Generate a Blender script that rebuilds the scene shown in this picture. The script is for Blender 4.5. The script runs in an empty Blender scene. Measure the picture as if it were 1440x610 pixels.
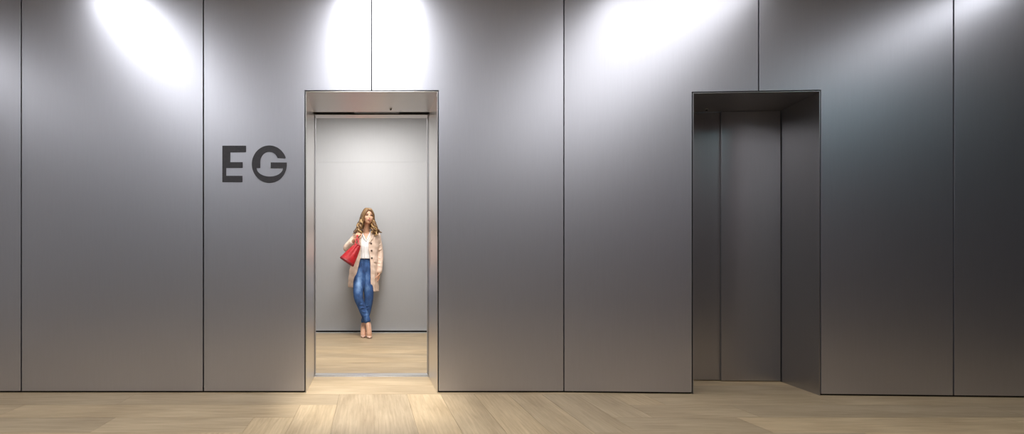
import bpy, bmesh, math, random
from mathutils import Vector, Matrix
random.seed(7)
S = bpy.context.scene
COL = S.collection
PI = math.pi

# ------------------------------------------------------------------ camera, world, exposure
CAM_Z, CAM_D, F = 0.92, 3.5, 661.5          # eye height, distance to the steel wall, focal length in pixels (1440 wide)
VX, VY = 520.0, 378.0                       # principal point of the view in the photograph
cd = bpy.data.cameras.new('camera'); cam = bpy.data.objects.new('camera', cd); COL.objects.link(cam)
cam.location = (0, -CAM_D, CAM_Z); cam.rotation_euler = (PI/2, 0, 0)
cd.sensor_width = 36; cd.lens = 36*F/1440
cd.shift_x = (720-VX)/1440; cd.shift_y = (VY-305)/1440
cd.clip_start = 0.05
S.camera = cam
S.view_settings.view_transform = 'Standard'; S.view_settings.look = 'None'
S.view_settings.gamma = 1; S.view_settings.use_curve_mapping = False
S.view_settings.exposure = 0.0
S.cycles.max_bounces = 10; S.cycles.diffuse_bounces = 5; S.cycles.glossy_bounces = 6
S.cycles.use_denoising = True
S.cycles.sample_clamp_indirect = 6
w = bpy.data.worlds.new('world'); S.world = w; w.use_nodes = True
w.node_tree.nodes['Background'].inputs[0].default_value = (.5, .52, .56, 1)
w.node_tree.nodes['Background'].inputs[1].default_value = 0.05

# lamps of the lobby: (x, y, watts, colour, cone degrees, radius)
CEIL = 3.1
# linear ceiling lights running towards the steel wall: (x, y near the wall, length, width, watts, colour)
LINEAR = [(-4.0, -.3, 3.0, .3, 12, (.96, .98, 1)), (-2.02, -.25, 3.6, .4, 26, (.96, .98, 1)), (.07, -.25, 2.2, .6, 34, (.97, .985, 1)),
          (2.42, -.25, 4.2, 1.15, 13.5, (.95, .975, 1)), (4.75, -.35, 1.8, .3, 4.5, (.93, .97, 1))]
ROOM = [(-3.9, -5.6, 50), (-1.6, -5.6, 46), (0.4, -5.6, 10)]  # unseen lamps added to brighten the lobby mirrored in the steel
TEAL = (5.0, -2.3, 22); PINK = (5.3, -5.4, 52)  # unseen tinted lamps added to give the steel its teal and pink reflections
CAB_W = 84

def at(px, py, d):
    """world point at distance d in front of the camera seen at photo pixel px, py"""
    return Vector(((px-VX)*d/F, d-CAM_D, CAM_Z+(VY-py)*d/F))

# ------------------------------------------------------------------ materials
def mat(name, base=(.5, .5, .5), rough=.5, metal=0, **kw):
    m = bpy.data.materials.new(name); m.use_nodes = True
    b = m.node_tree.nodes['Principled BSDF']
    b.inputs['Base Color'].default_value = (*base, 1); b.inputs['Roughness'].default_value = rough
    b.inputs['Metallic'].default_value = metal
    for k, v in kw.items(): b.inputs[k].default_value = v
    return m
def nodes(m): return m.node_tree.nodes, m.node_tree.links, m.node_tree.nodes['Principled BSDF']
def noise_mix(m, c1, c2, scale=(1, 1, 1), nscale=5, detail=6, lo=.35, hi=.65, coord='Object', rough=None, bump=0, bdist=.001):
    N, L, b = nodes(m)
    tc = N.new('ShaderNodeTexCoord'); mp = N.new('ShaderNodeMapping'); mp.inputs['Scale'].default_value = scale
    nz = N.new('ShaderNodeTexNoise'); nz.inputs['Scale'].default_value = nscale; nz.inputs['Detail'].default_value = detail
    cr = N.new('ShaderNodeValToRGB'); cr.color_ramp.elements[0].position = lo; cr.color_ramp.elements[1].position = hi
    cr.color_ramp.elements[0].color = (*c1, 1); cr.color_ramp.elements[1].color = (*c2, 1)
    L.new(tc.outputs[coord], mp.inputs[0]); L.new(mp.outputs[0], nz.inputs[0]); L.new(nz.outputs[0], cr.inputs[0])
    L.new(cr.outputs[0], b.inputs['Base Color'])
    if rough:
        mr = N.new('ShaderNodeMapRange'); mr.inputs[3].default_value = rough[0]; mr.inputs[4].default_value = rough[1]
        L.new(nz.outputs[0], mr.inputs[0]); L.new(mr.outputs[0], b.inputs['Roughness'])
    if bump:
        bp = N.new('ShaderNodeBump'); bp.inputs['Strength'].default_value = bump; bp.inputs['Distance'].default_value = bdist
        L.new(nz.outputs[0], bp.inputs['Height']); L.new(bp.outputs[0], b.inputs['Normal'])
    return m
def steel(name, base, rough):
    m = mat(name, base, rough, 1.0)
    c2 = tuple(min(1, c*1.015) for c in base); c1 = tuple(c*.985 for c in base)
    noise_mix(m, c1, c2, (14, 14, .6), 9, 8, .3, .7, rough=(rough-.012, rough+.012))
    return m
M = {}
M['steel'] = steel('brushed_steel', (.61, .612, .675), .43)
M['jamb'] = steel('jamb_steel', (.70, .68, .665), .32)
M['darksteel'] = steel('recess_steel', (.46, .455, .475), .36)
M['cabsteel'] = steel('cabin_steel', (.40, .40, .405), .55); M['cabsteel'].node_tree.nodes['Principled BSDF'].inputs['Metallic'].default_value = .15
M['black'] = mat('black_gap', (.006, .006, .006), .8)
M['rubber'] = mat('dark_grey_metal', (.05, .05, .05), .5)
M['alu'] = mat('aluminium', (.82, .81, .79), .3, .8)
M['letter'] = noise_mix(mat('anthracite_lettering', (.036, .034, .04), .55), (.034, .032, .038), (.044, .041, .047), nscale=40)
M['plaster'] = noise_mix(mat('plaster', (.5, .49, .48), .8), (.46, .45, .44), (.52, .51, .5), nscale=3)
M['darkplaster'] = noise_mix(mat('dark_plaster', (.1, .1, .1), .8), (.08, .08, .085), (.1, .1, .105), nscale=3)
M['ceil'] = noise_mix(mat('ceiling_paint', (.3, .3, .3), .9), (.62, .62, .62), (.66, .66, .66), nscale=3)
M['lampwhite'] = mat('lamp_ring', (.7, .7, .7), .4)
def emis(name, c, s):
    m = mat(name, (0, 0, 0)); b = m.node_tree.nodes['Principled BSDF']
    b.inputs['Emission Color'].default_value = (*c, 1); b.inputs['Emission Strength'].default_value = s
    return m
M['lens'] = emis('lamp_lens', (1, .98, .95), 2)
M['tealens'] = emis('teal_lens', (.25, .8, .85), 2.5)
M['pinklens'] = emis('pink_lens', (1, .6, .7), 3)
M['cablens'] = emis('cabin_lens', (1, .98, .95), 1.5)

def oak():
    m = mat('oak_planks', (.4, .3, .2), .42)
    N, L, b = nodes(m)
    uv = N.new('ShaderNodeUVMap'); uv.uv_map = 'UVMap'
    at_ = N.new('ShaderNodeAttribute'); at_.attribute_name = 'plank'
    mp = N.new('ShaderNodeMapping'); mp.inputs['Scale'].default_value = (1.6, 26, 1)
    L.new(uv.outputs[0], mp.inputs[0])
    nz = N.new('ShaderNodeTexNoise'); nz.inputs['Scale'].default_value = 2.2; nz.inputs['Detail'].default_value = 8
    nz.inputs['Roughness'].default_value = .62; nz.inputs['Distortion'].default_value = .5
    L.new(mp.outputs[0], nz.inputs[0])
    mp2 = N.new('ShaderNodeMapping'); mp2.inputs['Scale'].default_value = (1.1, 4, 1); L.new(uv.outputs[0], mp2.inputs[0])
    n2 = N.new('ShaderNodeTexNoise'); n2.inputs['Scale'].default_value = 1.7; n2.inputs['Detail'].default_value = 3; L.new(mp2.outputs[0], n2.inputs[0])
    cr = N.new('ShaderNodeValToRGB'); e = cr.color_ramp.elements
    e[0].position = .3; e[0].color = (.35, .25, .14, 1); e[1].position = .7; e[1].color = (.66, .52, .335, 1)
    ad = N.new('ShaderNodeMath'); ad.operation = 'MULTIPLY_ADD'; ad.inputs[1].default_value = .55; L.new(nz.outputs[0], ad.inputs[0])
    a2 = N.new('ShaderNodeMath'); a2.operation = 'MULTIPLY'; a2.inputs[1].default_value = .45; L.new(n2.outputs[0], a2.inputs[0])
    L.new(a2.outputs[0], ad.inputs[2]); L.new(ad.outputs[0], cr.inputs[0])
    mx = N.new('ShaderNodeMix'); mx.data_type = 'RGBA'; mx.blend_type = 'MULTIPLY'; mx.inputs[0].default_value = 1
    c2 = N.new('ShaderNodeValToRGB'); c2.color_ramp.elements[0].color = (.82, .82, .84, 1); c2.color_ramp.elements[1].color = (1.08, 1.05, 1.0, 1)
    L.new(at_.outputs['Fac'], c2.inputs[0]); L.new(cr.outputs[0], mx.inputs[6]); L.new(c2.outputs[0], mx.inputs[7])
    L.new(mx.outputs[2], b.inputs['Base Color'])
    bp = N.new('ShaderNodeBump'); bp.inputs['Strength'].default_value = .12; bp.inputs['Distance'].default_value = .002
    L.new(nz.outputs[0], bp.inputs['Height']); L.new(bp.outputs[0], b.inputs['Normal'])
    return m
M['oak'] = oak()

# ------------------------------------------------------------------ mesh helpers
class MB:
    def __init__(s): s.v = []; s.f = []
    def add(s, vs, fs):
        o = len(s.v); s.v += [tuple(v) for v in vs]; s.f += [tuple(i+o for i in f) for f in fs]
    def box(s, x0, x1, y0, y1, z0, z1):
        s.add([(x0, y0, z0), (x1, y0, z0), (x1, y1, z0), (x0, y1, z0), (x0, y0, z1), (x1, y0, z1), (x1, y1, z1), (x0, y1, z1)],
              [(0, 3, 2, 1), (4, 5, 6, 7), (0, 1, 5, 4), (1, 2, 6, 5), (2, 3, 7, 6), (3, 0, 4, 7)])
        return s
    def prism(s, poly, y0, y1):          # poly in x,z ; counter-clockwise seen from -Y
        n = len(poly)
        s.add([(x, y0, z) for x, z in poly]+[(x, y1, z) for x, z in poly],
              [tuple(range(n)), tuple(range(2*n-1, n-1, -1))]+[(i, i+n, (i+1) % n+n, (i+1) % n) for i in range(n)])
        return s
    def tube(s, pts, rad, seg=14, cap=True, up=None):
        """pts along an axis, rad: list of r or (r1,r2); rounded ends"""
        pts = [Vector(p) for p in pts]; n = len(pts); rings = []
        prev = None
        for i, p in enumerate(pts):
            t = (pts[min(i+1, n-1)]-pts[max(i-1, 0)]).normalized()
            if prev is None:
                u = Vector(up) if up else (Vector((0, -1, 0)) if abs(t.y) < .9 else Vector((0, 0, 1)))
            else: u = prev
            u = (u-t*u.dot(t)).normalized(); prev = u; v = t.cross(u)
            r = rad[i] if isinstance(rad, (list, tuple)) else rad
            a, b = r if isinstance(r, (list, tuple)) else (r, r)
            rings.append([p+v*a*math.cos(2*PI*k/seg)+u*b*math.sin(2*PI*k/seg) for k in range(seg)])
        vs = [q for r in rings for q in r]; fs = []
        for i in range(n-1):
            for k in range(seg):
                fs.append((i*seg+k, i*seg+(k+1) % seg, (i+1)*seg+(k+1) % seg, (i+1)*seg+k))
        if cap: fs += [tuple(range(seg))[::-1], tuple(range((n-1)*seg, n*seg))]
        s.add(vs, fs); return s
    def limb(s, pts, rad, seg=14, sub=4):
        """smooth tapered tube with spherical ends"""
        P = []; R = []
        pts = [Vector(p) for p in pts]; n = len(pts)
        rr = [r if isinstance(r, (list, tuple)) else (r, r) for r in rad]
        for i in range(n-1):
            p0 = pts[max(i-1, 0)]; p1 = pts[i]; p2 = pts[i+1]; p3 = pts[min(i+2, n-1)]
            for k in range(sub):
                t = k/sub
                P.append(.5*((2*p1)+(p2-p0)*t+(2*p0-5*p1+4*p2-p3)*t*t+(3*p1-p0-3*p2+p3)*t**3))
                st = t*t*(3-2*t); R.append(tuple(rr[i][j]*(1-st)+rr[i+1][j]*st for j in (0, 1)))
        P.append(pts[-1]); R.append(rr[-1])
        d0 = (P[0]-P[1]).normalized(); d1 = (P[-1]-P[-2]).normalized()
        a0 = min(R[0]); a1 = min(R[-1])
        pre = [(P[0]+d0*a0*math.sin(x), tuple(q*math.cos(x) for q in R[0])) for x in (1.45, 1.05, .55)]
        post = [(P[-1]+d1*a1*math.sin(x), tuple(q*math.cos(x) for q in R[-1])) for x in (.55, 1.05, 1.45)]
        s.tube([p for p, _ in pre]+P+[p for p, _ in post], [r for _, r in pre]+R+[r for _, r in post], seg)
        return s
    def ell(s, c, r, rot=None, nu=18, nv=12):
        c = Vector(c); vs = []; fs = []
        R = rot or Matrix.Identity(3)
        for i in range(1, nv):
            th = PI*i/nv
            for k in range(nu):
                ph = 2*PI*k/nu
                vs.append(c+R @ Vector((r[0]*math.sin(th)*math.cos(ph), r[1]*math.sin(th)*math.sin(ph), r[2]*math.cos(th))))
        vs.append(c+R @ Vector((0, 0, r[2]))); vs.append(c+R @ Vector((0, 0, -r[2])))
        for i in range(nv-2):
            for k in range(nu):
                fs.append((i*nu+k, (i+1)*nu+k, (i+1)*nu+(k+1) % nu, i*nu+(k+1) % nu))
        t = len(vs)-2; b = len(vs)-1
        for k in range(nu):
            fs.append((t, k, (k+1) % nu)); fs.append((b, (nv-2)*nu+(k+1) % nu, (nv-2)*nu+k))
        s.add(vs, fs); return s
    def mesh(s, name, T=None):
        me = bpy.data.meshes.new(name)
        vs = [tuple(T(Vector(v))) for v in s.v] if T else s.v
        me.from_pydata(vs, [], s.f); me.update()
        return me
    def build(s, name, m, parent=None, T=None, smooth=False, bevel=0, remesh=0, blur=0, sub=0, solid=0):
        me = s.mesh(name, T)
        bm = bmesh.new(); bm.from_mesh(me); bmesh.ops.recalc_face_normals(bm, faces=bm.faces); bm.to_mesh(me); bm.free()
        o = bpy.data.objects.new(name, me); COL.objects.link(o)
        me.materials.append(m)
        if solid:
            q = o.modifiers.new('s', 'SOLIDIFY'); q.thickness = solid; q.offset = 0
        if remesh:
            q = o.modifiers.new('r', 'REMESH'); q.mode = 'VOXEL'; q.voxel_size = remesh; q.use_smooth_shade = True
            if blur:
                q = o.modifiers.new('b', 'SMOOTH'); q.iterations = blur; q.factor = .6
        if sub:
            q = o.modifiers.new('u', 'SUBSURF'); q.levels = sub; q.render_levels = sub
        if bevel:
            q = o.modifiers.new('v', 'BEVEL'); q.width = bevel; q.segments = 2; q.limit_method = 'ANGLE'
        if remesh or sub or solid:
            dg = bpy.context.evaluated_depsgraph_get(); dg.update()
            nm = bpy.data.meshes.new_from_object(o.evaluated_get(dg)); o.modifiers.clear(); o.data = nm
            me = nm
            if not me.materials: me.materials.append(m)
        if smooth:
            for p in me.polygons: p.use_smooth = True
        if parent: o.parent = parent
        return o
def tag(o, label=None, cat=None, group=None, kind=None):
    if label: o['label'] = label
    if cat: o['category'] = cat
    if group: o['group'] = group
    if kind: o['kind'] = kind
    return o
def empty(name, loc=(0, 0, 0)):
    o = bpy.data.objects.new(name, None); COL.objects.link(o); o.location = loc; o.empty_display_size = .1
    return o
def adopt(root):
    """children were built in world coordinates: keep them there under a root that stands at its base"""
    inv = Matrix.Translation(root.location).inverted()
    def go(o):
        for c in o.children:
            c.matrix_parent_inverse = inv if o is root else Matrix.Identity(4)
            go(c)
    go(root); return root

# right stretch of the steel wall comes 2.5 degrees towards the viewer from this seam on
X0 = (793-VX)/189.0; TH = math.radians(2.5)
def TR(v): return Vector((X0+v.x*math.cos(TH)+v.y*math.sin(TH), -v.x*math.sin(TH)+v.y*math.cos(TH), v.z))
def ur(px, v=0.0):
    k = (px-VX)/F; c, s_ = math.cos(TH), math.sin(TH)    # X = k*(3.5+Y)
    return (k*(CAM_D+v*c)-X0-v*s_)/(c+k*s_)
TOP = CEIL

# ------------------------------------------------------------------ structure: floor of oak boards
def plank_floor(name, planks, label_kind='structure', z=0.0):
    me = bpy.data.meshes.new(name); bm = bmesh.new(); uvl = bm.loops.layers.uv.new('UVMap'); pl = bm.faces.layers.float.new('plank')
    g = .0008
    for (x0, x1, y0, y1, along) in planks:
        r = random.random(); ou, ov = random.uniform(0, 40), random.uniform(0, 40)
        c = [(x0+g, y0+g), (x1-g, y0+g), (x1-g, y1-g), (x0+g, y1-g)]
        top = [bm.verts.new((x, y, z)) for x, y in c]; low = [bm.verts.new((x, y, z-.006)) for x, y in c]
        fs = [bm.faces.new(top)]+[bm.faces.new([low[i], low[(i+1) % 4], top[(i+1) % 4], top[i]]) for i in range(4)]
        for f in fs:
            f[pl] = r
            for l in f.loops:
                x, y = l.vert.co.x, l.vert.co.y
                l[uvl].uv = (x+ou, y+ov) if along == 'x' else (y+ou, x+ov)
    X0_, X1_ = min(p[0] for p in planks), max(p[1] for p in planks); Y0_, Y1_ = min(p[2] for p in planks), max(p[3] for p in planks)
    vs = [bm.verts.new(q) for q in ((X0_, Y0_, z-.005), (X1_, Y0_, z-.005), (X1_, Y1_, z-.005), (X0_, Y1_, z-.005))]
    f = bm.faces.new(vs); f[pl] = 0
    bm.to_mesh(me); bm.free(); me.materials.append(M['oak'])
    o = bpy.data.objects.new(name, me); COL.objects.link(o); o['kind'] = 'structure'; return o
LX, RX, RY = -5.0, 8.2, -8.5
planks = []
def run(x0, x1, y0, y1, along, L=1.9):
    a, b = (x0, x1) if along == 'x' else (y0, y1)
    p = a - random.uniform(0, L*.6)
    if b-a < L: planks.append((x0, x1, y0, y1, along)); return
    while p < b:
        q = p+L*random.uniform(.8, 1.2)
        aa, bb = max(p, a), min(q, b)
        if b-bb < .3: bb = b; q = b+1
        if along == 'x': planks.append((aa, bb, y0, y1, along))
        else: planks.append((x0, x1, aa, bb, along))
        p = bb if q > b else q
GRID = .2475
# boards parallel to the wall, left and right of the field in front of the open lift
rows = [-.045-.27*i for i in range(0, 40)]
lb = {0: 4, 1: 5, 2: 6, 3: 7}
for i in range(6):
    y1, y0 = rows[i], rows[i+1]
    xl = .52-GRID*(3+i) - .18*0; xr = .52+GRID*(6-i)
    run(LX, xl, y0, y1, 'x'); run(xr, RX, y0, y1, 'x')
    n = 3+i+6-i
    for k in range(int(round((xr-xl)/GRID))):
        pass
for k in range(-8, 6):                      # columns running towards the viewer
    x0 = .52+GRID*k; x1 = x0+GRID
    top = 0
    if k < -3: top = -k-3
    if k > 0: top = max(0, 0)
    ys = []
    for i in range(6):
        xl = .52-GRID*(3+i); xr = .52+GRID*(6-i)
        if x0 >= xl-.01 and x1 <= xr+.01: ys.append(i)
    if ys: run(x0, x1, rows[max(ys)+1], rows[min(ys)], 'y')
for i in range(6, 8): run(LX, RX, rows[i+1], rows[i], 'x', 2.2)
M['darkfloor'] = noise_mix(mat('unseen_dark_floor', (.07, .07, .072), .6), (.055, .055, .058), (.085, .085, .088), nscale=4)
tag(MB().box(LX, RX, RY, rows[8]-.002, -.02, 0).build('floor_added_dark', M['darkfloor']), kind='structure')  # unseen dark floor, added to darken reflections low on the steel wall
# threshold strip and the boards running into both recesses
run(LX, RX, -.045, .215, 'x', 3.0); run(LX, RX, .215, .545, 'x', 3.0)
fl = plank_floor('floor', planks)

cab = []
planks_keep = planks; planks = cab
for i in range(11): run(-.95, .99, .70+.2475*i-.06, .70+.2475*(i+1)-.06, 'x', 2.6)
plank_floor('floor_cabin', cab)

# ------------------------------------------------------------------ the steel wall
g = .005
wall = empty('wall_back'); tag(wall, kind='structure')
OX0, OX1, OZ = -.486, .5135, 2.2495         # outer edge of the gap round the open portal
zb = .013
xs = [-5.0, -3.87, -2.593, -1.238, .013, X0]
def panel(poly, T=None): MB().prism(poly, 0, .03).build('wall_panel', M['steel'], wall, T=T, bevel=.0005)
for a, b in ((-5, -3.87), (-3.87, -2.593), (-2.593, -1.238)): panel([(a+g, zb), (b-g, zb), (b-g, TOP), (a+g, TOP)])
panel([(-1.238+g, zb), (OX0, zb), (OX0, OZ), (.013-g*.8, OZ), (.013-g*.8, TOP), (-1.238+g, TOP)])
panel([(OX1, zb), (X0-g*.8, zb), (X0-g*.8, TOP), (.013+g*.8, TOP), (.013+g*.8, OZ), (OX1, OZ)])
ro0, ro1 = ur(972.8), ur(1154.8); RZ = .92+250*3.435/F+.004
rs = ur(1067); rs2 = ur(1341)
panel([(g*.8, zb), (ro0, zb), (ro0, RZ), (rs-g, RZ), (rs-g, TOP), (g*.8, TOP)], TR)
panel([(ro1, zb), (rs2-g, zb), (rs2-g, TOP), (rs+g, TOP), (rs+g, RZ), (ro1, RZ)], TR)
panel([(rs2+g, zb), (rs2+1.43, zb), (rs2+1.43, TOP), (rs2+g, TOP)], TR)
panel([(rs2+1.43+2*g, zb), (7.1, zb), (7.1, TOP), (rs2+1.43+2*g, TOP)], TR)
bk = MB().box(-5, OX0-.001, .03, .05, 0, TOP).box(OX1+.001, X0, .03, .05, 0, TOP).box(OX0-.001, OX1+.001, .03, .05, OZ+.001, TOP)
bk.build('backing', M['black'], wall)
bk = MB().box(-.02, ro0-.001, .03, .05, 0, TOP).box(ro1+.001, 7.1, .03, .05, 0, TOP).box(ro0-.001, ro1+.001, .03, .05, RZ+.001, TOP)
bk.build('backing', M['black'], wall, T=TR)
b1 = MB().box(-5, OX0-.002, .012, .029, 0, zb+.02).build('baseboard_1', M['black']); tag(b1, kind='structure')
b1 = MB().box(OX1+.002, X0, .012, .029, 0, zb+.02).build('baseboard_2', M['black']); tag(b1, kind='structure')
b1 = MB().box(0, ro0-.002, .012, .029, 0, zb+.02).build('baseboard_3', M['black'], T=TR); tag(b1, kind='structure')
b1 = MB().box(ro1+.002, 7.1, .012, .029, 0, zb+.02).build('baseboard_4', M['black'], T=TR); tag(b1, kind='structure')

# other walls, ceiling of the lobby
tag(MB().box(LX-.1, LX, RY, .1, 0, CEIL).build('wall_left', M['plaster']), kind='structure')
tag(MB().box(RX, RX+.1, RY, .1, 0, CEIL).build('wall_right', M['darkplaster']), kind='structure')  # unseen wall, coloured dark to dim the right part of the steel
tag(MB().box(LX-.1, RX+.1, RY-.1, RY, 0, CEIL).build('wall_front', M['plaster']), kind='structure')
tag(MB().box(LX-.1, RX+.1, RY-.1, .1, CEIL, CEIL+.1).build('ceiling', M['ceil']), kind='structure')

# ------------------------------------------------------------------ open lift: portal lining
JX0, JX1, JZ = -.478, .5065, 2.2425; t = .0055; JD = .45
pt = MB().box(JX0, JX0+t, 0, JD, 0, JZ).box(JX1-t, JX1, 0, JD, 0, JZ).box(JX0, JX1, 0, JD, JZ-t, JZ)
tag(pt.build('trim_1', M['jamb'], bevel=.001), kind='structure')
tag(MB().box(OX0, JX0-.0005, .02, .028, 0, OZ).box(JX1+.0005, OX1, .02, .028, 0, OZ).box(OX0, OX1, .02, .028, JZ+.0005, OZ).build('trim_2', M['black']), kind='structure')
d1 = empty('door_1', (0, .55, 0)); tag(d1, kind='structure')
for sx in (-1, 1):
    e0, e1 = (JX0+t, JX1-t)
    def bx(y0, y1, inset, m, nm):
        if sx < 0: MB().box(-.93, e0+inset, y0, y1, .006, 2.246).build(nm, m, d1, bevel=.002)
        else: MB().box(e1-inset, .97, y0, y1, .006, 2.246).build(nm, m, d1, bevel=.002)
    bx(.458, .482, -.002, M['jamb'], 'door_leaf')
    bx(.498, .522, -.001, M['jamb'], 'door_leaf')
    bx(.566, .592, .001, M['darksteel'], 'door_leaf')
adopt(d1)
# slim pale strip put in for a highlight on the right jamb
tag(MB().box(JX1-t-.004, JX1-t-.0005, .40, .41, .94, 1.24).build('highlight_strip', M['alu'], bevel=.001),
    'slim pale strip standing for a highlight on the right jamb of the open lift', 'strip')
# door track slot above the leaves, hanger in its middle, cabin header
tag(MB().box(-.93, .97, .451, .456, JZ, 2.5).box(-.93, .97, .451, .60, 2.5, 2.52).build('trim_3', M['black']), kind='structure')
hg = MB().box(-.13, .25, .490, .53, 2.250, 2.29).box(-.10, -.06, .49, .53, 2.29, 2.50).box(.18, .22, .49, .53, 2.29, 2.50)
tag(hg.build('trim_4', M['rubber'], bevel=.002), kind='structure')
CY0, CY1, CH = .64, 3.355, 3.16
# cabin
tag(MB().box(-.95, .99, .555, .645, 2.247, CH).build('wall_cabin_front', M['jamb'], bevel=.002), kind='structure')
tag(MB().box(-.95, JX0+t-.002, .605, .645, 0, 2.247).build('wall_cabin_front_left', M['cabsteel'], bevel=.002), kind='structure')
tag(MB().box(JX1-t+.002, .99, .605, .645, 0, 2.247).build('wall_cabin_front_right', M['cabsteel'], bevel=.002), kind='structure')
tag(MB().box(-.97, -.95, .555, 3.4, 0, CH).build('wall_cabin_left', M['cabsteel']), kind='structure')
tag(MB().box(.99, 1.01, .555, 3.4, 0, CH).build('wall_cabin_right', M['cabsteel']), kind='structure')
wb = MB().box(-.95, .99, CY1, CY1+.02, .022, 2.474).box(-.95, .99, CY1, CY1+.02, 2.4752, CH)
tag(wb.build('wall_cabin_back', M['cabsteel']), kind='structure')
tag(MB().box(-.95, .99, CY1+.022, CY1+.04, -.02, CH).build('baseboard_cabin', M['black']), kind='structure')
tag(MB().box(-.97, 1.01, .553, 3.4, CH, CH+.03).build('ceiling_cabin', M['plaster']), kind='structure')
tag(MB().box(-.95, .99, CY1-.10, CY1-.004, -.003, .0025).build('floor_glow_strip', M['alu'], bevel=.001), kind='structure')  # pale strip imitating the bright light on the floor along the wall
# sills
tag(MB().box(-.93, .97, .512, .532, -.02, .003).box(-.93, .97, .558, .642, -.02, .004).build('trim_6', M['alu'], bevel=.001), kind='structure')
tag(MB().box(-.93, .97, .532, .558, -.03, -.012).build('trim_7', M['black']), kind='structure')

# ------------------------------------------------------------------ closed lift on the right
rj0, rj1, RJZ = ro0+.008, ro1-.007, RZ-.007
rd = .43; rb1 = ur(1097, rd)
pr = MB()
pr.add([(rj0, 0, 0), (rj0+t, 0, 0), (rj0+t, rd, 0), (rj0, rd, 0), (rj0, 0, RJZ), (rj0+t, 0, RJZ), (rj0+t, rd, RJZ), (rj0, rd, RJZ)],
       [(0, 3, 2, 1), (4, 5, 6, 7), (0, 1, 5, 4), (1, 2, 6, 5), (2, 3, 7, 6), (3, 0, 4, 7)])
pr.add([(rj1-t, 0, 0), (rj1, 0, 0), (rb1+t, rd, 0), (rb1, rd, 0), (rj1-t, 0, RJZ), (rj1, 0, RJZ), (rb1+t, rd, RJZ), (rb1, rd, RJZ)],
       [(0, 3, 2, 1), (4, 5, 6, 7), (0, 1, 5, 4), (1, 2, 6, 5), (2, 3, 7, 6), (3, 0, 4, 7)])
pr.add([(rj0, 0, RJZ-t), (rj1, 0, RJZ-t), (rb1+t, rd, RJZ-t), (rj0, rd, RJZ-t), (rj0, 0, RJZ), (rj1, 0, RJZ), (rb1+t, rd, RJZ), (rj0, rd, RJZ)],
       [(0, 3, 2, 1), (4, 5, 6, 7), (0, 1, 5, 4), (1, 2, 6, 5), (2, 3, 7, 6), (3, 0, 4, 7)])
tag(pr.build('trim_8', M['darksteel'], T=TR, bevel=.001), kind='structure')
tag(MB().box(ro0, rj0-.0005, .02, .028, 0, RZ).box(rj1+.0005, ro1, .02, .028, 0, RZ).box(ro0, ro1, .02, .028, RJZ+.0005, RZ).build('trim_9', M['black'], T=TR), kind='structure')
d2 = empty('door_2', TR(Vector(((rj0+rb1)/2, rd, 0)))); tag(d2, kind='structure')
us = ur(1013, rd)
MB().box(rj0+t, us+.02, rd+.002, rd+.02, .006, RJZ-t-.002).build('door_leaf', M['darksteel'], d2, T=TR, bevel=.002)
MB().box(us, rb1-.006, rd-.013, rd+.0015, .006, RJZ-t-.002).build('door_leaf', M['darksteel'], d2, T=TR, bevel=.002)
adopt(d2)
tag(MB().box(rj0, rb1+.01, rd+.031, rd+.04, 0, RJZ).build('trim_10', M['black'], T=TR), kind='structure')

# small dark sensors set in the soffits of the two recesses
def sensor(p, label, T=None):
    q = T(Vector(p)) if T else Vector(p)
    r = empty('door_sensor', q); tag(r, label, 'sensor')
    a = MB().tube([q, q+Vector((0, 0, -.004))], [.012, .012], 16).build('bezel', M['jamb'], r, bevel=.001)
    MB().tube([q+Vector((0, 0, -.004)), q+Vector((0, 0, -.009))], [.008, .007], 14).build('lens', M['black'], r)
    adopt(r)
ds = F*(JZ-t-CAM_Z)/(VY-153); sensor(((549.5-VX)*ds/F, ds-CAM_D, JZ-t), 'tiny dark sensor set in the head of the open lift doorway')
sensor((ur(993.5, .36), .36, RJZ-t), 'tiny dark sensor set in the head of the closed lift recess', TR)

# ------------------------------------------------------------------ EG sign
sg = empty('floor_sign', ((358-VX)/189, 0, 1.6)); tag(sg, 'large dark stencil letters EG fixed to the steel wall panel', 'sign')
def cp(x, y): return ((280+x/6.1-VX)/189, CAM_Z+(VY-(180+y/6.1))/189)
E = [(200, 152), (403, 152), (403, 207), (268, 207), (268, 293), (374, 293), (374, 342), (233, 342), (233, 410), (372, 410), (372, 464), (200, 464)]
def arc(cx, cy, rx, ry, a0, a1, n): return [(cx+rx*math.cos(math.radians(a0+(a1-a0)*i/n)), cy-ry*math.sin(math.radians(a0+(a1-a0)*i/n))) for i in range(n+1)]
G = arc(603, 310, 150, 160, 19.3, 365, 72)
G += [(615, 295), (615, 343)]+arc(607, 343, 113, 73, 0, -180, 30)+[(525, 343)]+arc(602, 290, 77, 87, 180, 22, 30)
for L_, nm in ((E, 'letter'), (G, 'letter')):
    MB().prism([cp(*q) for q in L_][::-1], -.0035, 0).build(nm, M['letter'], sg)
adopt(sg)

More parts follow.
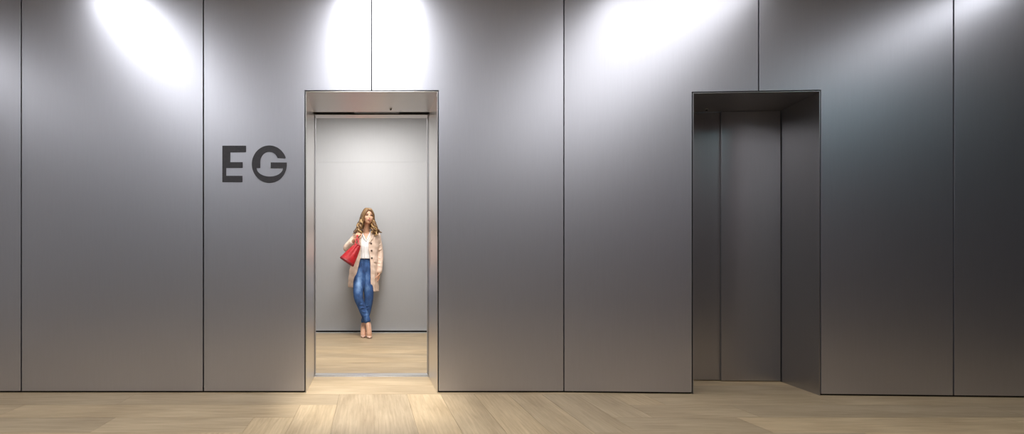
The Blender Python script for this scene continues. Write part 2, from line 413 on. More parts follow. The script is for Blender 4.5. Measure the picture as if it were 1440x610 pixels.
# ------------------------------------------------------------------ lamps
def downlight(x, y, z, watts, col, cone, rad, label, lens, group=None, blend=.6, tilt=0):
    r = empty('added_downlight', (x, y, z)); tag(r, label, 'ceiling light', group)
    ring = MB(); n = 28; vs = []; fs = []
    prof = [(.085, 0), (.085, -.006), (.070, -.008), (.060, .0)]
    for (rr, zz) in prof: vs += [(x+rr*math.cos(2*PI*k/n), y+rr*math.sin(2*PI*k/n), z+zz) for k in range(n)]
    for i in range(3): fs += [(i*n+k, i*n+(k+1) % n, (i+1)*n+(k+1) % n, (i+1)*n+k) for k in range(n)]
    ring.add(vs, fs); ring.build('trim_ring', M['lampwhite'], r, smooth=True)
    MB().tube([(x, y, z), (x, y, z-.002)], [.058, .058], 28).build('lens', lens, r)
    ld = bpy.data.lights.new('bulb', 'SPOT'); ld.energy = watts; ld.color = col; ld.spot_size = math.radians(cone); ld.spot_blend = blend
    ld.shadow_soft_size = rad
    lo = bpy.data.objects.new('bulb', ld); COL.objects.link(lo); lo.location = (x, y, z-.012); lo.rotation_euler = (tilt, 0, 0); lo.parent = r
    adopt(r); return r
def linear(x, y, L, wd, watts, col, label):
    r = empty('linear_ceiling_light', (x, y-L/2, CEIL)); tag(r, label, 'ceiling light', 'linear ceiling lights running up to the steel wall')
    y0 = y-L; e = .012; a = wd/2
    MB().box(x-a-e, x-a, y0-e, y+e, CEIL-.03, CEIL).box(x+a, x+a+e, y0-e, y+e, CEIL-.03, CEIL).box(x-a, x+a, y0-e, y0, CEIL-.03, CEIL).box(x-a, x+a, y, y+e, CEIL-.03, CEIL).build('housing', M['alu'], r, bevel=.002)
    MB().box(x-a, x+a, y0, y, CEIL-.012, CEIL-.004).build('diffuser', M['lens'], r)
    ld = bpy.data.lights.new('tube', 'AREA'); ld.shape = 'RECTANGLE'; ld.size = wd; ld.size_y = L; ld.energy = watts; ld.color = col
    lo = bpy.data.objects.new('tube', ld); COL.objects.link(lo); lo.location = (x, y-L/2, CEIL-.02); lo.parent = r
    adopt(r)
names = ['linear ceiling light at the far left end of its row', 'linear ceiling light running up to the panel with the EG sign',
         'linear ceiling light running up to the wall above the open lift', 'linear ceiling light running up to the wall between the two lifts',
         'linear ceiling light beyond the closed lift, faintest of its row']
for q, nm in zip(LINEAR, names): linear(*q, nm)
for i, (x, y, wt) in enumerate(ROOM):
    downlight(x, y, CEIL, wt, (.9, .95, 1), 165, .12, ['added downlight deep in the lobby near its left wall', 'added downlight deep in the lobby behind the viewer', 'added downlight deep in the lobby, opposite the middle panels'][i], M['lens'], 'added downlights deep in the lobby')
downlight(TEAL[0], TEAL[1], CEIL, TEAL[2], (.35, .85, .95), 170, .22, 'unseen teal lamp added to tint the steel near the closed lift', M['tealens'])
downlight(PINK[0], PINK[1], CEIL, PINK[2], (1, .62, .72), 170, .22, 'unseen pink lamp added deep in the lobby to tint the steel', M['pinklens'])
downlight(.015, -.60, CEIL, 520, (1, .985, .96), 31, .05, 'added narrow downlight brightening the threshold of the open lift', M['lens'], None, .75, .15)  # unseen spot, added to brighten the floor at the open lift
# cabin ceiling panel
r = empty('cabin_light', (.02, 1.69, CH)); tag(r, 'square white light panel in the lift cabin ceiling', 'ceiling light')
MB().box(-.6, .64, .84, 2.54, CH-.03, CH).build('frame', M['alu'], r, bevel=.004)
MB().box(-.57, .61, .87, 2.51, CH-.033, CH-.03).build('diffuser', M['cablens'], r)
ld = bpy.data.lights.new('tube', 'AREA'); ld.shape = 'RECTANGLE'; ld.size = 1.1; ld.size_y = 1.6; ld.energy = CAB_W; ld.color = (1, .98, .96)
lo = bpy.data.objects.new('tube', ld); COL.objects.link(lo); lo.location = (.02, 1.69, CH-.04); lo.parent = r
adopt(r)
#PERSON#
# ------------------------------------------------------------------ the woman leaning on the cabin's back wall
def fabric(name, c1, c2, scale, rough=.85, bump=.25):
    m = mat(name, c1, rough); m.node_tree.nodes['Principled BSDF'].inputs['Specular IOR Level'].default_value = .25
    return noise_mix(m, c1, c2, (1, 1, 1), scale, 5, .35, .65, bump=bump, bdist=.003)
M['skin'] = noise_mix(mat('skin', (.7, .45, .32), .5), (.62, .34, .21), (.70, .41, .27), nscale=14)
M['skin'].node_tree.nodes['Principled BSDF'].inputs['Subsurface Weight'].default_value = .12
M['skin'].node_tree.nodes['Principled BSDF'].inputs['Subsurface Radius'].default_value = (.012, .005, .003)
M['coat'] = fabric('beige_wool', (.70, .52, .41), (.78, .60, .48), 30)
M['blouse'] = fabric('white_cotton', (.84, .83, .82), (.90, .89, .88), 12)
M['lips'] = mat('lip_rose', (.55, .16, .15), .4); M['brow'] = mat('brown_brow', (.13, .07, .04), .7); M['eye'] = mat('dark_eye', (.03, .02, .02), .3)
M['button'] = mat('brown_button', (.06, .035, .025), .35)
M['shoe'] = noise_mix(mat('nude_leather', (.7, .45, .34), .3), (.66, .42, .31), (.72, .47, .36), nscale=20)
M['heel'] = mat('dark_heel', (.05, .035, .03), .35)
M['bag'] = noise_mix(mat('red_leather', (.55, .01, .015), .38), (.36, .006, .010), (.52, .012, .018), nscale=25, bump=.15, bdist=.002)
M['bagdark'] = noise_mix(mat('dark_red_leather', (.22, .008, .012), .42), (.17, .006, .01), (.25, .01, .014), nscale=25)
def denim():
    m = mat('blue_denim', (.05, .13, .32), .8)
    N, L, b = nodes(m)
    tc = N.new('ShaderNodeTexCoord'); n1 = N.new('ShaderNodeTexNoise'); n1.inputs['Scale'].default_value = 9; n1.inputs['Detail'].default_value = 5
    mp = N.new('ShaderNodeMapping'); mp.inputs['Scale'].default_value = (1.6, 1.6, .8)
    L.new(tc.outputs['Object'], mp.inputs[0]); L.new(mp.outputs[0], n1.inputs[0])
    at_ = N.new('ShaderNodeAttribute'); at_.attribute_name = 'wear'
    a = N.new('ShaderNodeMath'); a.operation = 'MULTIPLY_ADD'; a.inputs[1].default_value = .95; L.new(n1.outputs[0], a.inputs[0]); L.new(at_.outputs['Fac'], a.inputs[2])
    cr = N.new('ShaderNodeValToRGB'); e = cr.color_ramp.elements
    e[0].position = .31; e[0].color = (.012, .036, .12, 1); e[1].position = 1.0; e[1].color = (.26, .42, .68, 1)
    q = e.new(.56); q.color = (.035, .10, .27, 1)
    L.new(a.outputs[0], cr.inputs[0]); L.new(cr.outputs[0], b.inputs['Base Color'])
    bp = N.new('ShaderNodeBump'); bp.inputs['Strength'].default_value = .5; bp.inputs['Distance'].default_value = .006; L.new(n1.outputs[0], bp.inputs['Height']); L.new(bp.outputs[0], b.inputs['Normal'])
    return m
M['denim'] = denim()
def hairmat():
    m = mat('golden_brown_hair', (.3, .18, .08), .38)
    N, L, b = nodes(m)
    at_ = N.new('ShaderNodeAttribute'); at_.attribute_name = 'lock'
    cr = N.new('ShaderNodeValToRGB'); e = cr.color_ramp.elements
    e[0].color = (.055, .026, .010, 1); e[1].color = (.46, .29, .12, 1); q = e.new(.5); q.color = (.19, .10, .04, 1)
    L.new(at_.outputs['Fac'], cr.inputs[0]); L.new(cr.outputs[0], b.inputs['Base Color'])
    return m
M['hair'] = hairmat()

WX = -.035
per = empty('person', (at(517, 476, 6.2).x, 2.85, 0))
tag(per, 'woman in beige coat, white blouse and blue jeans leaning in the open lift, ankles crossed', 'person')

# joints -----------------------------------------------------------------
J = {}
J['head'] = at(517.3, 304.5, 6.62)
J['neck1'] = at(516, 313, 6.66); J['neck0'] = at(515, 327, 6.70)
J['shR'] = at(502, 331, 6.72); J['elR'] = at(488.5, 349, 6.60); J['wrR'] = at(499.2, 336.5, 6.45)     # her right arm, holding the bag straps
J['shL'] = at(531.5, 332, 6.72); J['elL'] = at(534.2, 356, 6.74); J['wrL'] = at(533.4, 382.5, 6.64)
J['hipR'] = at(507.2, 379, 6.66); J['knR'] = at(503.8, 416, 6.44); J['anR'] = at(517.2, 453, 6.34)    # crosses in front
J['hipL'] = at(516.4, 379, 6.68); J['knL'] = at(518.6, 418, 6.56); J['anL'] = at(511.8, 454, 6.50)
toeR = at(519.9, 474.6, 6.21); toeL = at(510.6, 474.2, 6.27)
# head turned towards her left (picture right)
HR = Matrix.Rotation(math.radians(16), 3, 'Z') @ Matrix.Rotation(math.radians(3), 3, 'Y')
def H(x, y, z): return J['head']+HR @ Vector((x, y, z))

body = MB()
# skull and face: face looks to -Y
body.ell(H(0, .012, .022), (.072, .090, .090), HR)
body.ell(H(0, -.018, -.028), (.062, .066, .078), HR)
body.ell(H(0, -.042, -.082), (.027, .030, .022), HR)            # chin
for sx in (-1, 1):
    body.ell(H(.035*sx, -.050, -.020), (.027, .024, .026), HR)  # cheek
    body.ell(H(.072*sx, .012, -.012), (.010, .018, .028), HR)   # ear
    body.ell(H(.030*sx, -.064, .026), (.022, .014, .008), HR)   # brow ridge
body.limb([H(0, -.080, .015), H(0, -.092, -.008), H(0, -.100, -.024)], [.006, .008, .010], 10)   # nose
body.ell(H(0, -.080, -.052), (.020, .012, .010), HR)
body.limb([J['neck0']+Vector((0, .01, -.06)), J['neck0'], J['neck1'], H(0, .01, -.02)], [.066, .052, .047, .05], 16)
# torso
def tor(py, px, hw, hd, d): return at(px, py, d), (hw, hd)
TS = [tor(326.5, 515, .075, .058, 6.71), tor(331, 515.5, .165, .080, 6.72), tor(338, 515.3, .172, .098, 6.71), tor(347, 515, .150, .100, 6.70),
      tor(357, 514.6, .128, .090, 6.70), tor(366, 513.6, .142, .098, 6.71), tor(376, 512.6, .160, .110, 6.70), tor(384, 512.2, .150, .105, 6.69)]
body.tube([p for p, r in TS], [r for p, r in TS], 28, up=(0, -1, 0))
body.limb([J['shR']+Vector((.03, 0, .0)), J['elR'], ], [.046, .038], 14)
body.limb([J['elR'], J['wrR']], [.036, .024], 14)
body.limb([J['shL']+Vector((-.03, 0, 0)), J['elL'], J['wrL']], [.046, .038, .023], 14)
for s_ in 'RL':
    h_, k_, a_ = J['hip'+s_], J['kn'+s_], J['an'+s_]; o_ = -.006 if s_ == 'R' else .012
    body.limb([h_, h_.lerp(k_, .5), k_, k_.lerp(a_, .45)+Vector((o_, .012, 0)), k_.lerp(a_, .93), a_], [.070, .060, .042, .034, .024, .027], 16)
# feet in high heels: steep instep
def foot(an, toe, sx):
    ax = (toe-an); side = Vector((1, 0, 0))
    hl = an+Vector((.012*sx, .035, -.045))
    body.limb([an+Vector((0, 0, .05)), an, an+ax*.35+Vector((0, -.012, 0)), an+ax*.72+Vector((0, -.010, .0)), toe+Vector((0, .02, .006))], [.025, .029, (.030, .024), (.036, .018), (.024, .012)], 14)
    body.limb([an, hl], [.028, .023], 12)
foot(J['anR'], toeR, 1); foot(J['anL'], toeL, -1)
# hands
def hand(wr, d, nrm, thumb, size=1.0, curl=.5):
    """palm from wrist along d; nrm = palm side direction; thumb = direction across towards the thumb"""
    d = d.normalized(); nrm = (nrm-d*nrm.dot(d)).normalized(); th = (thumb-d*thumb.dot(d)-nrm*thumb.dot(nrm)).normalized()
    R = Matrix((th, nrm, d)).transposed()
    pc = wr+d*.042*size
    body.ell(pc, (.037*size, .015*size, .048*size), R)
    for i, (o, L_, r) in enumerate(((.027, .072, .0085), (.009, .080, .0088), (-.009, .075, .0085), (-.026, .060, .0075))):
        p = wr+d*.075*size+th*o*size; pts = [p-d*.02*size, p]; dd = d.copy(); a = curl*(.8+.12*i)
        for sg_ in (.45, .32, .25):
            c_, s__ = math.cos(a), math.sin(a); dd = (dd*c_+nrm*s__).normalized(); nn = nrm
            p = p+dd*L_*sg_*size; pts.append(p); a = curl*1.1
            nrm_ = nrm
        body.limb(pts, [r*size*1.1, r*size*1.1, r*size, r*size*.92, r*size*.8], 10, 3)
    p0 = wr+d*.02*size+th*.022*size
    body.limb([p0, p0+(th*.7+d*.6+nrm*.3)*.035*size, p0+(th*.55+d*1.0+nrm*.75)*.055*size, p0+(th*.3+d*1.25+nrm*1.2)*.065*size],
              [.013*size, .011*size, .0095*size, .008*size], 10, 3)
hand(J['wrL'], Vector((-.04, -.03, -1)), Vector((-1, -.1, 0)), Vector((0, -1, 0)), .92, .28)
hand(J['wrR'], Vector((.45, -.35, .8)), Vector((-.1, .9, -.3)), Vector((.8, 0, -.5)), .92, 1.15)
bo = body.build('body', M['skin'], per, remesh=.0048, blur=3, smooth=True)

# face details
def strip(pts, r, nm, m): MB().limb(pts, r, 8, 3).build(nm, m, per, smooth=True)
for sx in (-1, 1):
    strip([H((.030+dx)*sx, -.0775+abs(dx)*.30+(.004 if dx > 0 else 0), .014+dz) for dx, dz in ((-.014, -.001), (0, .002), (.014, 0))], [.003, .0062, .003], 'eye', M['eye'])
    strip([H((.030+dx)*sx, -.079+abs(dx)*.3, .032+dz) for dx, dz in ((-.016, -.002), (.0, .003), (.018, -.001))], [.0022, .003, .0018], 'eyebrow', M['brow'])
strip([H(-.021, -.0835, -.050), H(-.007, -.0915, -.0485), H(.007, -.0915, -.0485), H(.021, -.0835, -.050)], [.0025, .0045, .0045, .0025], 'lips', M['lips'])
strip([H(-.018, -.084, -.054), H(0, -.091, -.057), H(.018, -.084, -.054)], [.002, .0048, .002], 'lips', M['lips'])

# jeans -------------------------------------------------------------------
je = MB()
je.tube([at(514.2, 362.3, 6.70), at(513.8, 369, 6.71), at(512.8, 376, 6.70), at(512.2, 383, 6.69), at(512, 388, 6.68)],
        [(.138, .104), (.152, .112), (.168, .122), (.164, .118), (.12, .09)], 28, up=(0, -1, 0))
kR = J['knR']; kL = J['knL']
def mid(a, b, t, o=(0, 0, 0)): return a.lerp(b, t)+Vector(o)
je.limb([J['hipR'], mid(J['hipR'], kR, .5, (-.006, 0, 0)), kR, mid(kR, J['anR'], .45, (-.006, .012, 0)), mid(J['anR'], kR, .07)], [.092, .082, .065, .055, .047], 20)
je.limb([J['hipL'], mid(J['hipL'], kL, .5, (.004, 0, 0)), kL, mid(kL, J['anL'], .45, (.012, .012, 0)), mid(J['anL'], kL, .08)], [.092, .082, .064, .054, .046], 20)
random.seed(3)
for (a, b, k0, r0, n) in ((kR, J['anR'], .05, .060, 6), (kL, J['anL'], .03, .058, 6), (J['hipR'], kR, .0, .088, 3), (J['hipL'], kL, .0, .088, 3)):
    for i in range(n):                                     # creases across the leg
        t_ = k0+i*(.14 if n > 3 else .07); c = a.lerp(b, t_); rr = r0*(1-.3*t_) if n > 3 else r0
        je.limb([c+Vector((-rr*.75, -rr*.55, random.uniform(-.02, .02))), c+Vector((0, -rr*.97, random.uniform(-.01, .01))), c+Vector((rr*.75, -rr*.55, random.uniform(-.02, .02)))], [.005, .0085, .005], 8, 3)
jo = je.build('jeans', M['denim'], per, remesh=.006, blur=3, smooth=True)
me = jo.data; wa = me.attributes.new('wear', 'FLOAT', 'POINT')
for i, v in enumerate(me.vertices):
    p = v.co; wv = 0
    for (a, b, k_) in ((J['hipR'], kR, .42), (J['hipL'], kL, .12)):
        ab = b-a; t_ = max(0, min(1.1, (p-a).dot(ab)/ab.dot(ab))); c = a+ab*t_; d_ = p-c
        f_ = max(0, 1-abs(d_.x+.01)/.055)*max(0, min(1, -d_.y/.06))*math.sin(PI*min(1, max(0, (t_-.12)/.95)))
        if d_.length < .13: wv = max(wv, f_*k_)
    wa.data[i].value = wv
wbd = MB(); wbd.tube([at(514.4, 361.6, 6.70), at(514.2, 364.6, 6.70)], [(.140, .107), (.143, .110)], 28, up=(0, -1, 0)); wbd.build('waistband', M['denim'], jo, smooth=True)
bt = at(512.2, 363.2, 6.585); MB().tube([bt, bt+Vector((0, -.006, 0))], [.009, .007], 12).build('button', M['alu'], jo)
zx = at(512.0, 364.8, 6.585); MB().limb([zx, zx+Vector((0, -.004, -.05)), zx+Vector((-.004, .0, -.085))], [.0045, .0045, .003], 8).build('fly', M['denim'], jo, smooth=True)

# shell garment helper: elliptic sections by height, open where hole(ang, z) says so
def sect(tab, z):
    if z >= tab[0][0]: return tab[0][1:]
    for a, b in zip(tab, tab[1:]):
        if a[0] >= z >= b[0]:
            t_ = (a[0]-z)/(a[0]-b[0]); t_ = t_*t_*(3-2*t_)*.5+t_*.5
            return tuple(a[i]*(1-t_)+b[i]*t_ for i in range(1, 5))
    return tab[-1][1:]
def row(py, px, hw, hd, d): p = at(px, py, d); return (p.z, p.x, p.y, hw, hd)
def shell(tab, hole, nu=96, nz=70, ripple=None, edges=None):
    z1, z0 = tab[0][0], tab[-1][0]; vs = []; ok = {}; m_ = MB()
    for j in range(nz+1):
        z = z1+(z0-z1)*j/nz; cx, cy, rx, ry = sect(tab, z)
        for k in range(nu):
            a = 2*PI*k/nu; q = ripple(a, z) if ripple else 0
            vs.append((cx+(rx+q)*math.sin(a), cy-(ry+q)*math.cos(a), z)); ok[(j, k)] = not hole(cx+(rx+q)*math.sin(a), a, z)
    fs = []
    for j in range(nz):
        for k in range(nu):
            k2 = (k+1) % nu
            if ok[(j, k)] and ok[(j, k2)] and ok[(j+1, k)] and ok[(j+1, k2)]: fs.append((j*nu+k, (j+1)*nu+k, (j+1)*nu+k2, j*nu+k2))
    m_.add(vs, fs); return m_
def loose(o):
    bm = bmesh.new(); bm.from_mesh(o.data)
    bmesh.ops.delete(bm, geom=[v for v in bm.verts if not v.link_faces], context='VERTS'); bm.to_mesh(o.data); bm.free()
# blouse
BT = [row(326.2, 515, .060, .056, 6.71), row(328.5, 515.2, .115, .072, 6.71), row(331.5, 515.4, .158, .092, 6.715), row(338, 515.3, .172, .112, 6.71), row(347, 514.8, .158, .116, 6.70),
      row(357, 514.4, .142, .108, 6.70), row(363.6, 514.3, .146, .112, 6.70)]
vz = at(514.8, 338.5, 6.58).z; vt = at(514.8, 324, 6.58).z; vx = at(514.8, 338, 6.58).x
def bh(x, a, z):
    front = a < 1.3 or a > 2*PI-1.3
    return front and z > vz and abs(x-vx) < .004+.062*(z-vz)/(vt-vz)
m_ = shell(BT, bh, 160, 90, lambda a, z: .0035*math.sin(a*26+z*9)*max(0, min(1, (vz+.02-z)*9)))
blo = m_.build('blouse', M['blouse'], per, solid=.005, smooth=True); loose(blo)
for sx in (-1, 1):                                       # turned edge of the V neck
    zb_ = Vector((vx, BT[3][2]-.121, vz-.004))
    MB().limb([zb_, Vector((vx+sx*.030, BT[3][2]-.112, vz+.05)), Vector((vx+sx*.062, BT[1][2]-.062, vt-.012))], [(.006, .004), (.010, .005), (.008, .005)], 10, 4).build('collar', M['blouse'], blo, smooth=True)

# coat ----------------------------------------------------------------------
CT = [row(325.4, 515.4, .080, .066, 6.72), row(327.8, 515.8, .150, .088, 6.72), row(331, 516.2, .186, .108, 6.722), row(337, 516.2, .192, .128, 6.72), row(347, 515.3, .178, .134, 6.71),
      row(357, 514.4, .165, .134, 6.70), row(368, 513.0, .185, .146, 6.685), row(380, 511.8, .198, .154, 6.68), row(394, 511.0, .205, .158, 6.68), row(409.2, 511.2, .208, .160, 6.69)]
def edge_px(py):
    """photo x of the two front edges of the open coat at a photo height"""
    L_ = ((325, 508.6), (332, 507.8), (345, 507.6), (362, 506.8), (375, 503.8), (390, 500.0), (404, 496.8), (412, 495.5))
    R_ = ((325, 521.3), (333, 520.8), (340, 518.6), (352, 518.6), (362, 520.4), (380, 521.2), (409, 521.6), (412, 521.6))
    o = []
    for T_ in (L_, R_):
        for a, b in zip(T_, T_[1:]):
            if a[0] <= py <= b[0]: o.append(a[1]+(b[1]-a[1])*(py-a[0])/(b[0]-a[0])); break
        else: o.append(T_[0][1] if py < T_[0][0] else T_[-1][1])
    return o
def front_edges(z, cy, ry):
    d = cy-ry+CAM_D; py = VY-(z-CAM_Z)*F/d; l, r_ = edge_px(py)
    return (l-VX)*d/F, (r_-VX)*d/F, py
def coat_shell():
    z1, z0 = CT[0][0], CT[-1][0]; nz = 74; nu = 84; vs = []; fs = []
    for j in range(nz+1):
        z = z1+(z0-z1)*j/nz; cx, cy, rx, ry = sect(CT, z)
        xl, xr, py = front_edges(z, cy, ry)
        al = math.asin(max(-.98, min(.98, (xl-cx)/rx))); ar = math.asin(max(-.98, min(.98, (xr-cx)/rx)))
        low = max(0, min(1, (py-352)/50))
        for k in range(nu+1):
            a = ar+(2*PI+al-ar)*k/nu
            q = low*.007*math.sin(a*9+1.0)+low*.004*math.sin(a*17)+.002*math.sin(z*70+a*3)
            # cloth hangs flatter against the wall behind
            yy = cy-(ry+q)*math.cos(a); yy = min(yy, CY1-.012)
            vs.append((cx+(rx+q)*math.sin(a), yy, z))
    for j in range(nz):
        for k in range(nu):
            zz = vs[j*(nu+1)+k][2]; cx, cy, rx, ry = sect(CT, zz); py = front_edges(zz, cy, ry)[2]
            a_left = k > nu*.62
            if a_left and py > 403.6: continue
            i = j*(nu+1)+k; fs.append((i, i+nu+1, i+nu+2, i+1))
    m_ = MB(); m_.add(vs, fs); return m_
co = coat_shell().build('coat', M['coat'], per, solid=.011, smooth=True); loose(co)
# lapels, buttons, pocket flap
def on_coat(px, py, out=.0):
    """point on the coat's front seen at photo pixel px, py"""
    d = 6.57
    for _ in range(12):
        p = at(px, py, d); cx, cy, rx, ry = sect(CT, p.z); s_ = max(-.999, min(.999, (p.x-cx)/rx)); d = cy-ry*math.sqrt(1-s_*s_)+CAM_D-out
    return at(px, py, d)
def patch(polys, out, nm, m, thick=.008, parent=None):
    m_ = MB()
    for poly in polys:
        n = len(poly)//2; L_ = poly[:n]; R_ = poly[n:][::-1]; vs = []; ns = 5; q = 6
        def smp(line, t_):
            f_ = t_*(len(line)-1); i = min(int(f_), len(line)-2); f_ -= i
            return (line[i][0]*(1-f_)+line[i+1][0]*f_, line[i][1]*(1-f_)+line[i+1][1]*f_)
        nn = (len(L_)-1)*q
        for i in range(nn+1):
            a = smp(L_, i/nn); b = smp(R_, i/nn)
            for k in range(ns+1): vs.append(on_coat(a[0]+(b[0]-a[0])*k/ns, a[1]+(b[1]-a[1])*k/ns, out))
        m_.add(vs, [(i*(ns+1)+k, i*(ns+1)+k+1, (i+1)*(ns+1)+k+1, (i+1)*(ns+1)+k) for i in range(nn) for k in range(ns)])
    return m_.build(nm, m, parent or co, solid=thick, smooth=True)
patch([[(508.6, 325.2), (507.6, 331), (507.4, 338), (507.5, 346), (506.2, 346), (503.6, 336), (503.2, 331), (504.6, 326.5)]], .014, 'lapel', M['coat'])
patch([[(521.2, 325.0), (521.4, 329), (520.2, 334), (518.2, 341.5), (519.6, 341.5), (525.2, 333.5), (527.0, 330.5), (524.6, 326.6)]], .014, 'lapel', M['coat'])
for (bx_, by_) in ((521.9, 342.2), (522.6, 352.2), (522.9, 362.8)):
    p = on_coat(bx_, by_, .010); MB().tube([p+Vector((0, .004, 0)), p+Vector((0, -.004, 0)), p+Vector((0, -.007, 0))], [.0135, .0135, .009], 16).build('button', M['button'], co, smooth=True)
patch([[(525.6, 365.6), (530.3, 366.6), (530.3, 369.6), (525.6, 368.4)]], .012, 'pocket_flap', M['coat'])
# sleeves
def sleeve(pts, rad, wr):
    m_ = MB().limb(pts, rad, 20, 6)
    n = len(pts)
    for i in range(n-1):
        for k in range(3):
            c = Vector(pts[i]).lerp(Vector(pts[i+1]), .25+.25*k); ax = (Vector(pts[i+1])-Vector(pts[i])).normalized(); u = ax.cross(Vector((0, -1, 0))).normalized(); r_ = rad[i]*.92
            m_.limb([c-u*r_*.8+Vector((0, -r_*.5, 0)), c+Vector((0, -r_*.98, 0))+ax*random.uniform(-.02, .02), c+u*r_*.8+Vector((0, -r_*.5, 0))+ax*random.uniform(-.03, .03)], [.004, .008, .004], 8, 3)
    return m_.build('sleeve', M['coat'], co, remesh=.006, blur=3, smooth=True)
sleeve([J['shL']+Vector((-.02, 0, .002)), J['elL'], J['wrL']+Vector((0, 0, .012))], [.060, .050, .041], 0)
eR = J['elR']
sleeve([J['shR']+Vector((.02, 0, .002)), eR+Vector((.012, 0, .03)), eR, eR.lerp(J['wrR'], .62)], [.060, .055, .052, .042], 0)

# hair ------------------------------------------------------------------------
hb = bmesh.new(); lk = hb.verts.layers.float.new('lock')
def add_lock(pts, rad, val, seg=8, sub=4):
    m_ = MB().limb(pts, rad, seg, sub); vv = [hb.verts.new(v) for v in m_.v]
    for v in vv: v[lk] = val
    for f in m_.f: hb.faces.new([vv[i] for i in f])
random.seed(11)
HR2 = HR
# cap of combed strands, parted a little to her right
for side in (-1, 1):
    for i in range(15):
        a = -.62+1.9*i/14                    # from forehead to the back of the head
        y0 = -.055*math.cos(a*.9)+.05*math.sin(max(0, a)); y0 = -.060+.135*i/14
        zt = .112-.35*(y0-.01)**2*10*.35
        xs_ = .004*side-.006
        rz = max(.25, 1-((y0-.012)/.100)**2)**.5
        p = [H(xs_, y0, .022+.092*rz), H(side*.042*rz-.002, y0-.002, .022+.080*rz), H(side*.074*(.45+.55*rz), y0+.004, .030), H(side*(.078 if y0 > -.04 else .073), y0+.018, -.030), H(side*.086, y0+.03, -.075)]
        add_lock(p, [.010, .015, .018, .019, .015], random.uniform(.25, .8), 8, 5)
# back mass
add_lock([H(0, .05, .06), H(0, .075, -.02), H(0, .07, -.09), H(0, .06, -.16)], [(.06, .05), (.080, .045), (.09, .035), (.07, .02)], .1, 14)
# long curled locks down to the chest: picture-left bunch fuller, picture-right swept over the shoulder
def curl(start, end, amp, turns, r, val, ph):
    n = int(turns*7)+6; pts = []
    ax = (end-start); u = Vector((1, 0, 0)); v = Vector((0, 1, 0))
    for i in range(n+1):
        t_ = i/n; a = ph+turns*2*PI*t_; A = amp*(.25+.75*t_)
        pts.append(start+ax*t_+u*A*math.cos(a)+v*A*.8*math.sin(a)+Vector((0, -.012*math.sin(PI*t_), 0)))
    add_lock(pts, [r*(.8+.4*math.sin(PI*min(1, .15+i/n*.9))) for i in range(n+1)], val, 7, 2)
for i in range(34):
    t_ = random.random(); s0 = H(-.074+random.uniform(-.006, .010), -.055+.10*t_, .0-random.uniform(0, .05))
    e0 = at(random.uniform(498.0, 507.2), random.uniform(324, 333.5), random.uniform(6.545, 6.66))
    if e0.z > CAM_Z+.72*1: e0.z -= 0
    curl(s0, e0, random.uniform(.016, .030), random.uniform(1.6, 2.6), random.uniform(.009, .0145), random.choice((.05, .3, .5, .75, .95)), random.uniform(0, 6.28))
for i in range(26):
    t_ = random.random(); s0 = H(.072+random.uniform(-.010, .006), -.045+.09*t_, .0-random.uniform(0, .05))
    e0 = at(random.uniform(523.5, 532), random.uniform(324, 331), random.uniform(6.56, 6.68))
    curl(s0, e0, random.uniform(.014, .025), random.uniform(1.4, 2.2), random.uniform(.009, .0135), random.choice((.05, .3, .5, .75, .95)), random.uniform(0, 6.28))
for i in range(5):
    s0 = at(527+random.random()*2, 322+random.random()*4, 6.62); e0 = at(533.5+random.uniform(0, 5), 327.2+random.uniform(-1, 1.5), 6.63)
    curl(s0, e0, .010, 1.2, .007, random.choice((.4, .7, .95)), random.uniform(0, 6.28))
hm = bpy.data.meshes.new('hair'); bmesh.ops.recalc_face_normals(hb, faces=hb.faces); hb.to_mesh(hm); hb.free()
for p in hm.polygons: p.use_smooth = True
hm.materials.append(M['hair']); ho = bpy.data.objects.new('hair', hm); COL.objects.link(ho); ho.parent = per

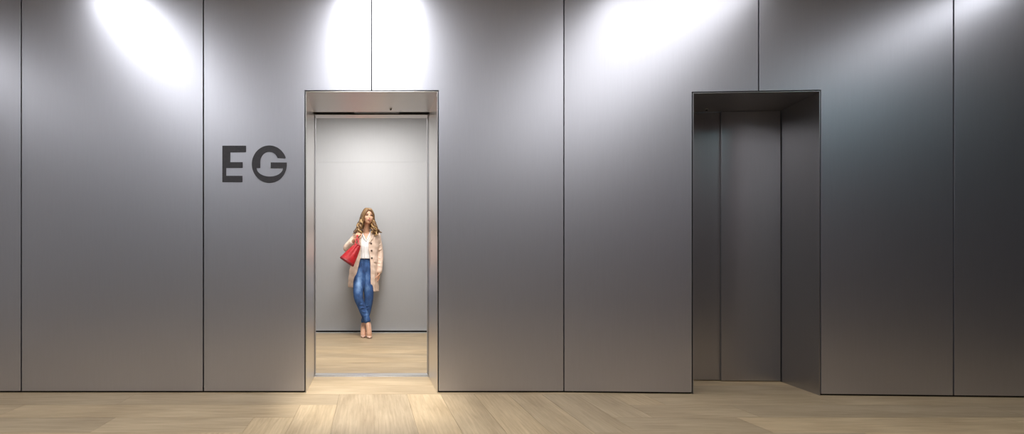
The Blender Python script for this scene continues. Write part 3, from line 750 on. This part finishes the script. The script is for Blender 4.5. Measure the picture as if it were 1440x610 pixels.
# shoes: pointed pumps ----------------------------------------------------------
def pump(an, toe, sx, heel_z):
    ax = toe-an; m_ = MB()
    gz = .006
    tip = Vector((toe.x+.006*(-sx)*0, toe.y-.012, .012)); ball = Vector((an.x+ax.x*.70, an.y+ax.y*.70-.008, .030)); 
    m_.limb([ball+Vector((0, .012, .004)), ball.lerp(tip, .5), tip], [(.040, .022), (.034, .016), (.012, .007)], 16)          # toe box
    hl = an+Vector((.014*sx, .040, -.062))
    m_.limb([ball+Vector((0, .02, -.008)), ball.lerp(hl, .5)+Vector((0, 0, -.022)), hl], [(.034, .010), (.024, .008), (.026, .012)], 12)   # sole
    m_.limb([hl+Vector((0, .004, 0)), hl+Vector((0, .006, .030)), hl+Vector((0, .004, .050))], [(.029, .026), (.029, .022), (.024, .018)], 14)          # heel cup
    for q in (-1, 1): m_.limb([ball+Vector((q*.034, .01, .004)), ball.lerp(hl, .5)+Vector((q*.029, 0, -.006)), hl+Vector((q*.022, -.01, .030))], [.008, .008, .009], 8)
    o = m_.build('pump', M['shoe'], per, remesh=.0045, blur=2, smooth=True)
    MB().limb([hl+Vector((0, .006, .0)), hl+Vector((.004*sx, .012, -.035)), Vector((hl.x+.005*sx, hl.y+.012, heel_z))], [.016, .0075, .0055], 10).build('heel', M['heel'], o, smooth=True)
pump(J['anR'], toeR, 1, .012); pump(J['anL'], toeL, -1, .012)
adopt(per)

# red handbag ---------------------------------------------------------------------
bag = empty('handbag', at(488.5, 368, 6.42)); tag(bag, "red leather bucket handbag held by its straps against the woman's shoulder", 'handbag')
D_ = 6.42
top = at(503.6, 344.5, 6.36); bot = at(487.6, 368.0, 6.34)
axv = (bot-top).normalized(); sd = axv.cross(Vector((0, -1, 0))).normalized()
m_ = MB()
L_ = (bot-top).length; n = 14; seg = 40; vs = []
for i in range(n+1):
    t_ = i/n; c = top.lerp(bot, t_); wd = .030+.078*t_**.8; dp = .026+.046*t_**.9
    for k in range(seg):
        a = 2*PI*k/seg; pl = (1-t_)**1.2*.008*math.sin(a*7)
        vs.append(c+sd*(wd+pl)*math.cos(a)+Vector((0, -1, 0))*(dp+pl)*math.sin(a))
m_.add(vs, [(i*seg+k, (i+1)*seg+k, (i+1)*seg+(k+1) % seg, i*seg+(k+1) % seg) for i in range(n) for k in range(seg)])
m_.build('bag_body', M['bag'], bag, solid=.006, smooth=True)
bb = MB().tube([bot-axv*.022, bot-axv*.01, bot+axv*.006, bot+axv*.010], [(.107, .072), (.111, .076), (.110, .075), (.098, .066)], 40, up=(0, -1, 0))
bb.build('base', M['bagdark'], bag, smooth=True)
hd_ = J['wrR']+Vector((.035, -.03, .035))
for q in (-1, 1):
    a0 = top+sd*.026*q+axv*.03+Vector((0, -.030, 0)); 
    MB().limb([a0, a0.lerp(hd_, .45)+sd*.012*q+Vector((0, -.02, 0)), hd_+Vector((.006*q, -.012, .012)), hd_+Vector((.012, .03, .02)), top+sd*.02*q+Vector((0, .03, 0))],
              [(.007, .004)]*5, 10, 6).build('strap', M['bag'], bag, smooth=True)
MB().limb([top+sd*.034, top+Vector((0, -.034, 0)), top-sd*.034], [.005, .005, .005], 10, 6).build('drawstring', M['bagdark'], bag, smooth=True)
adopt(bag)
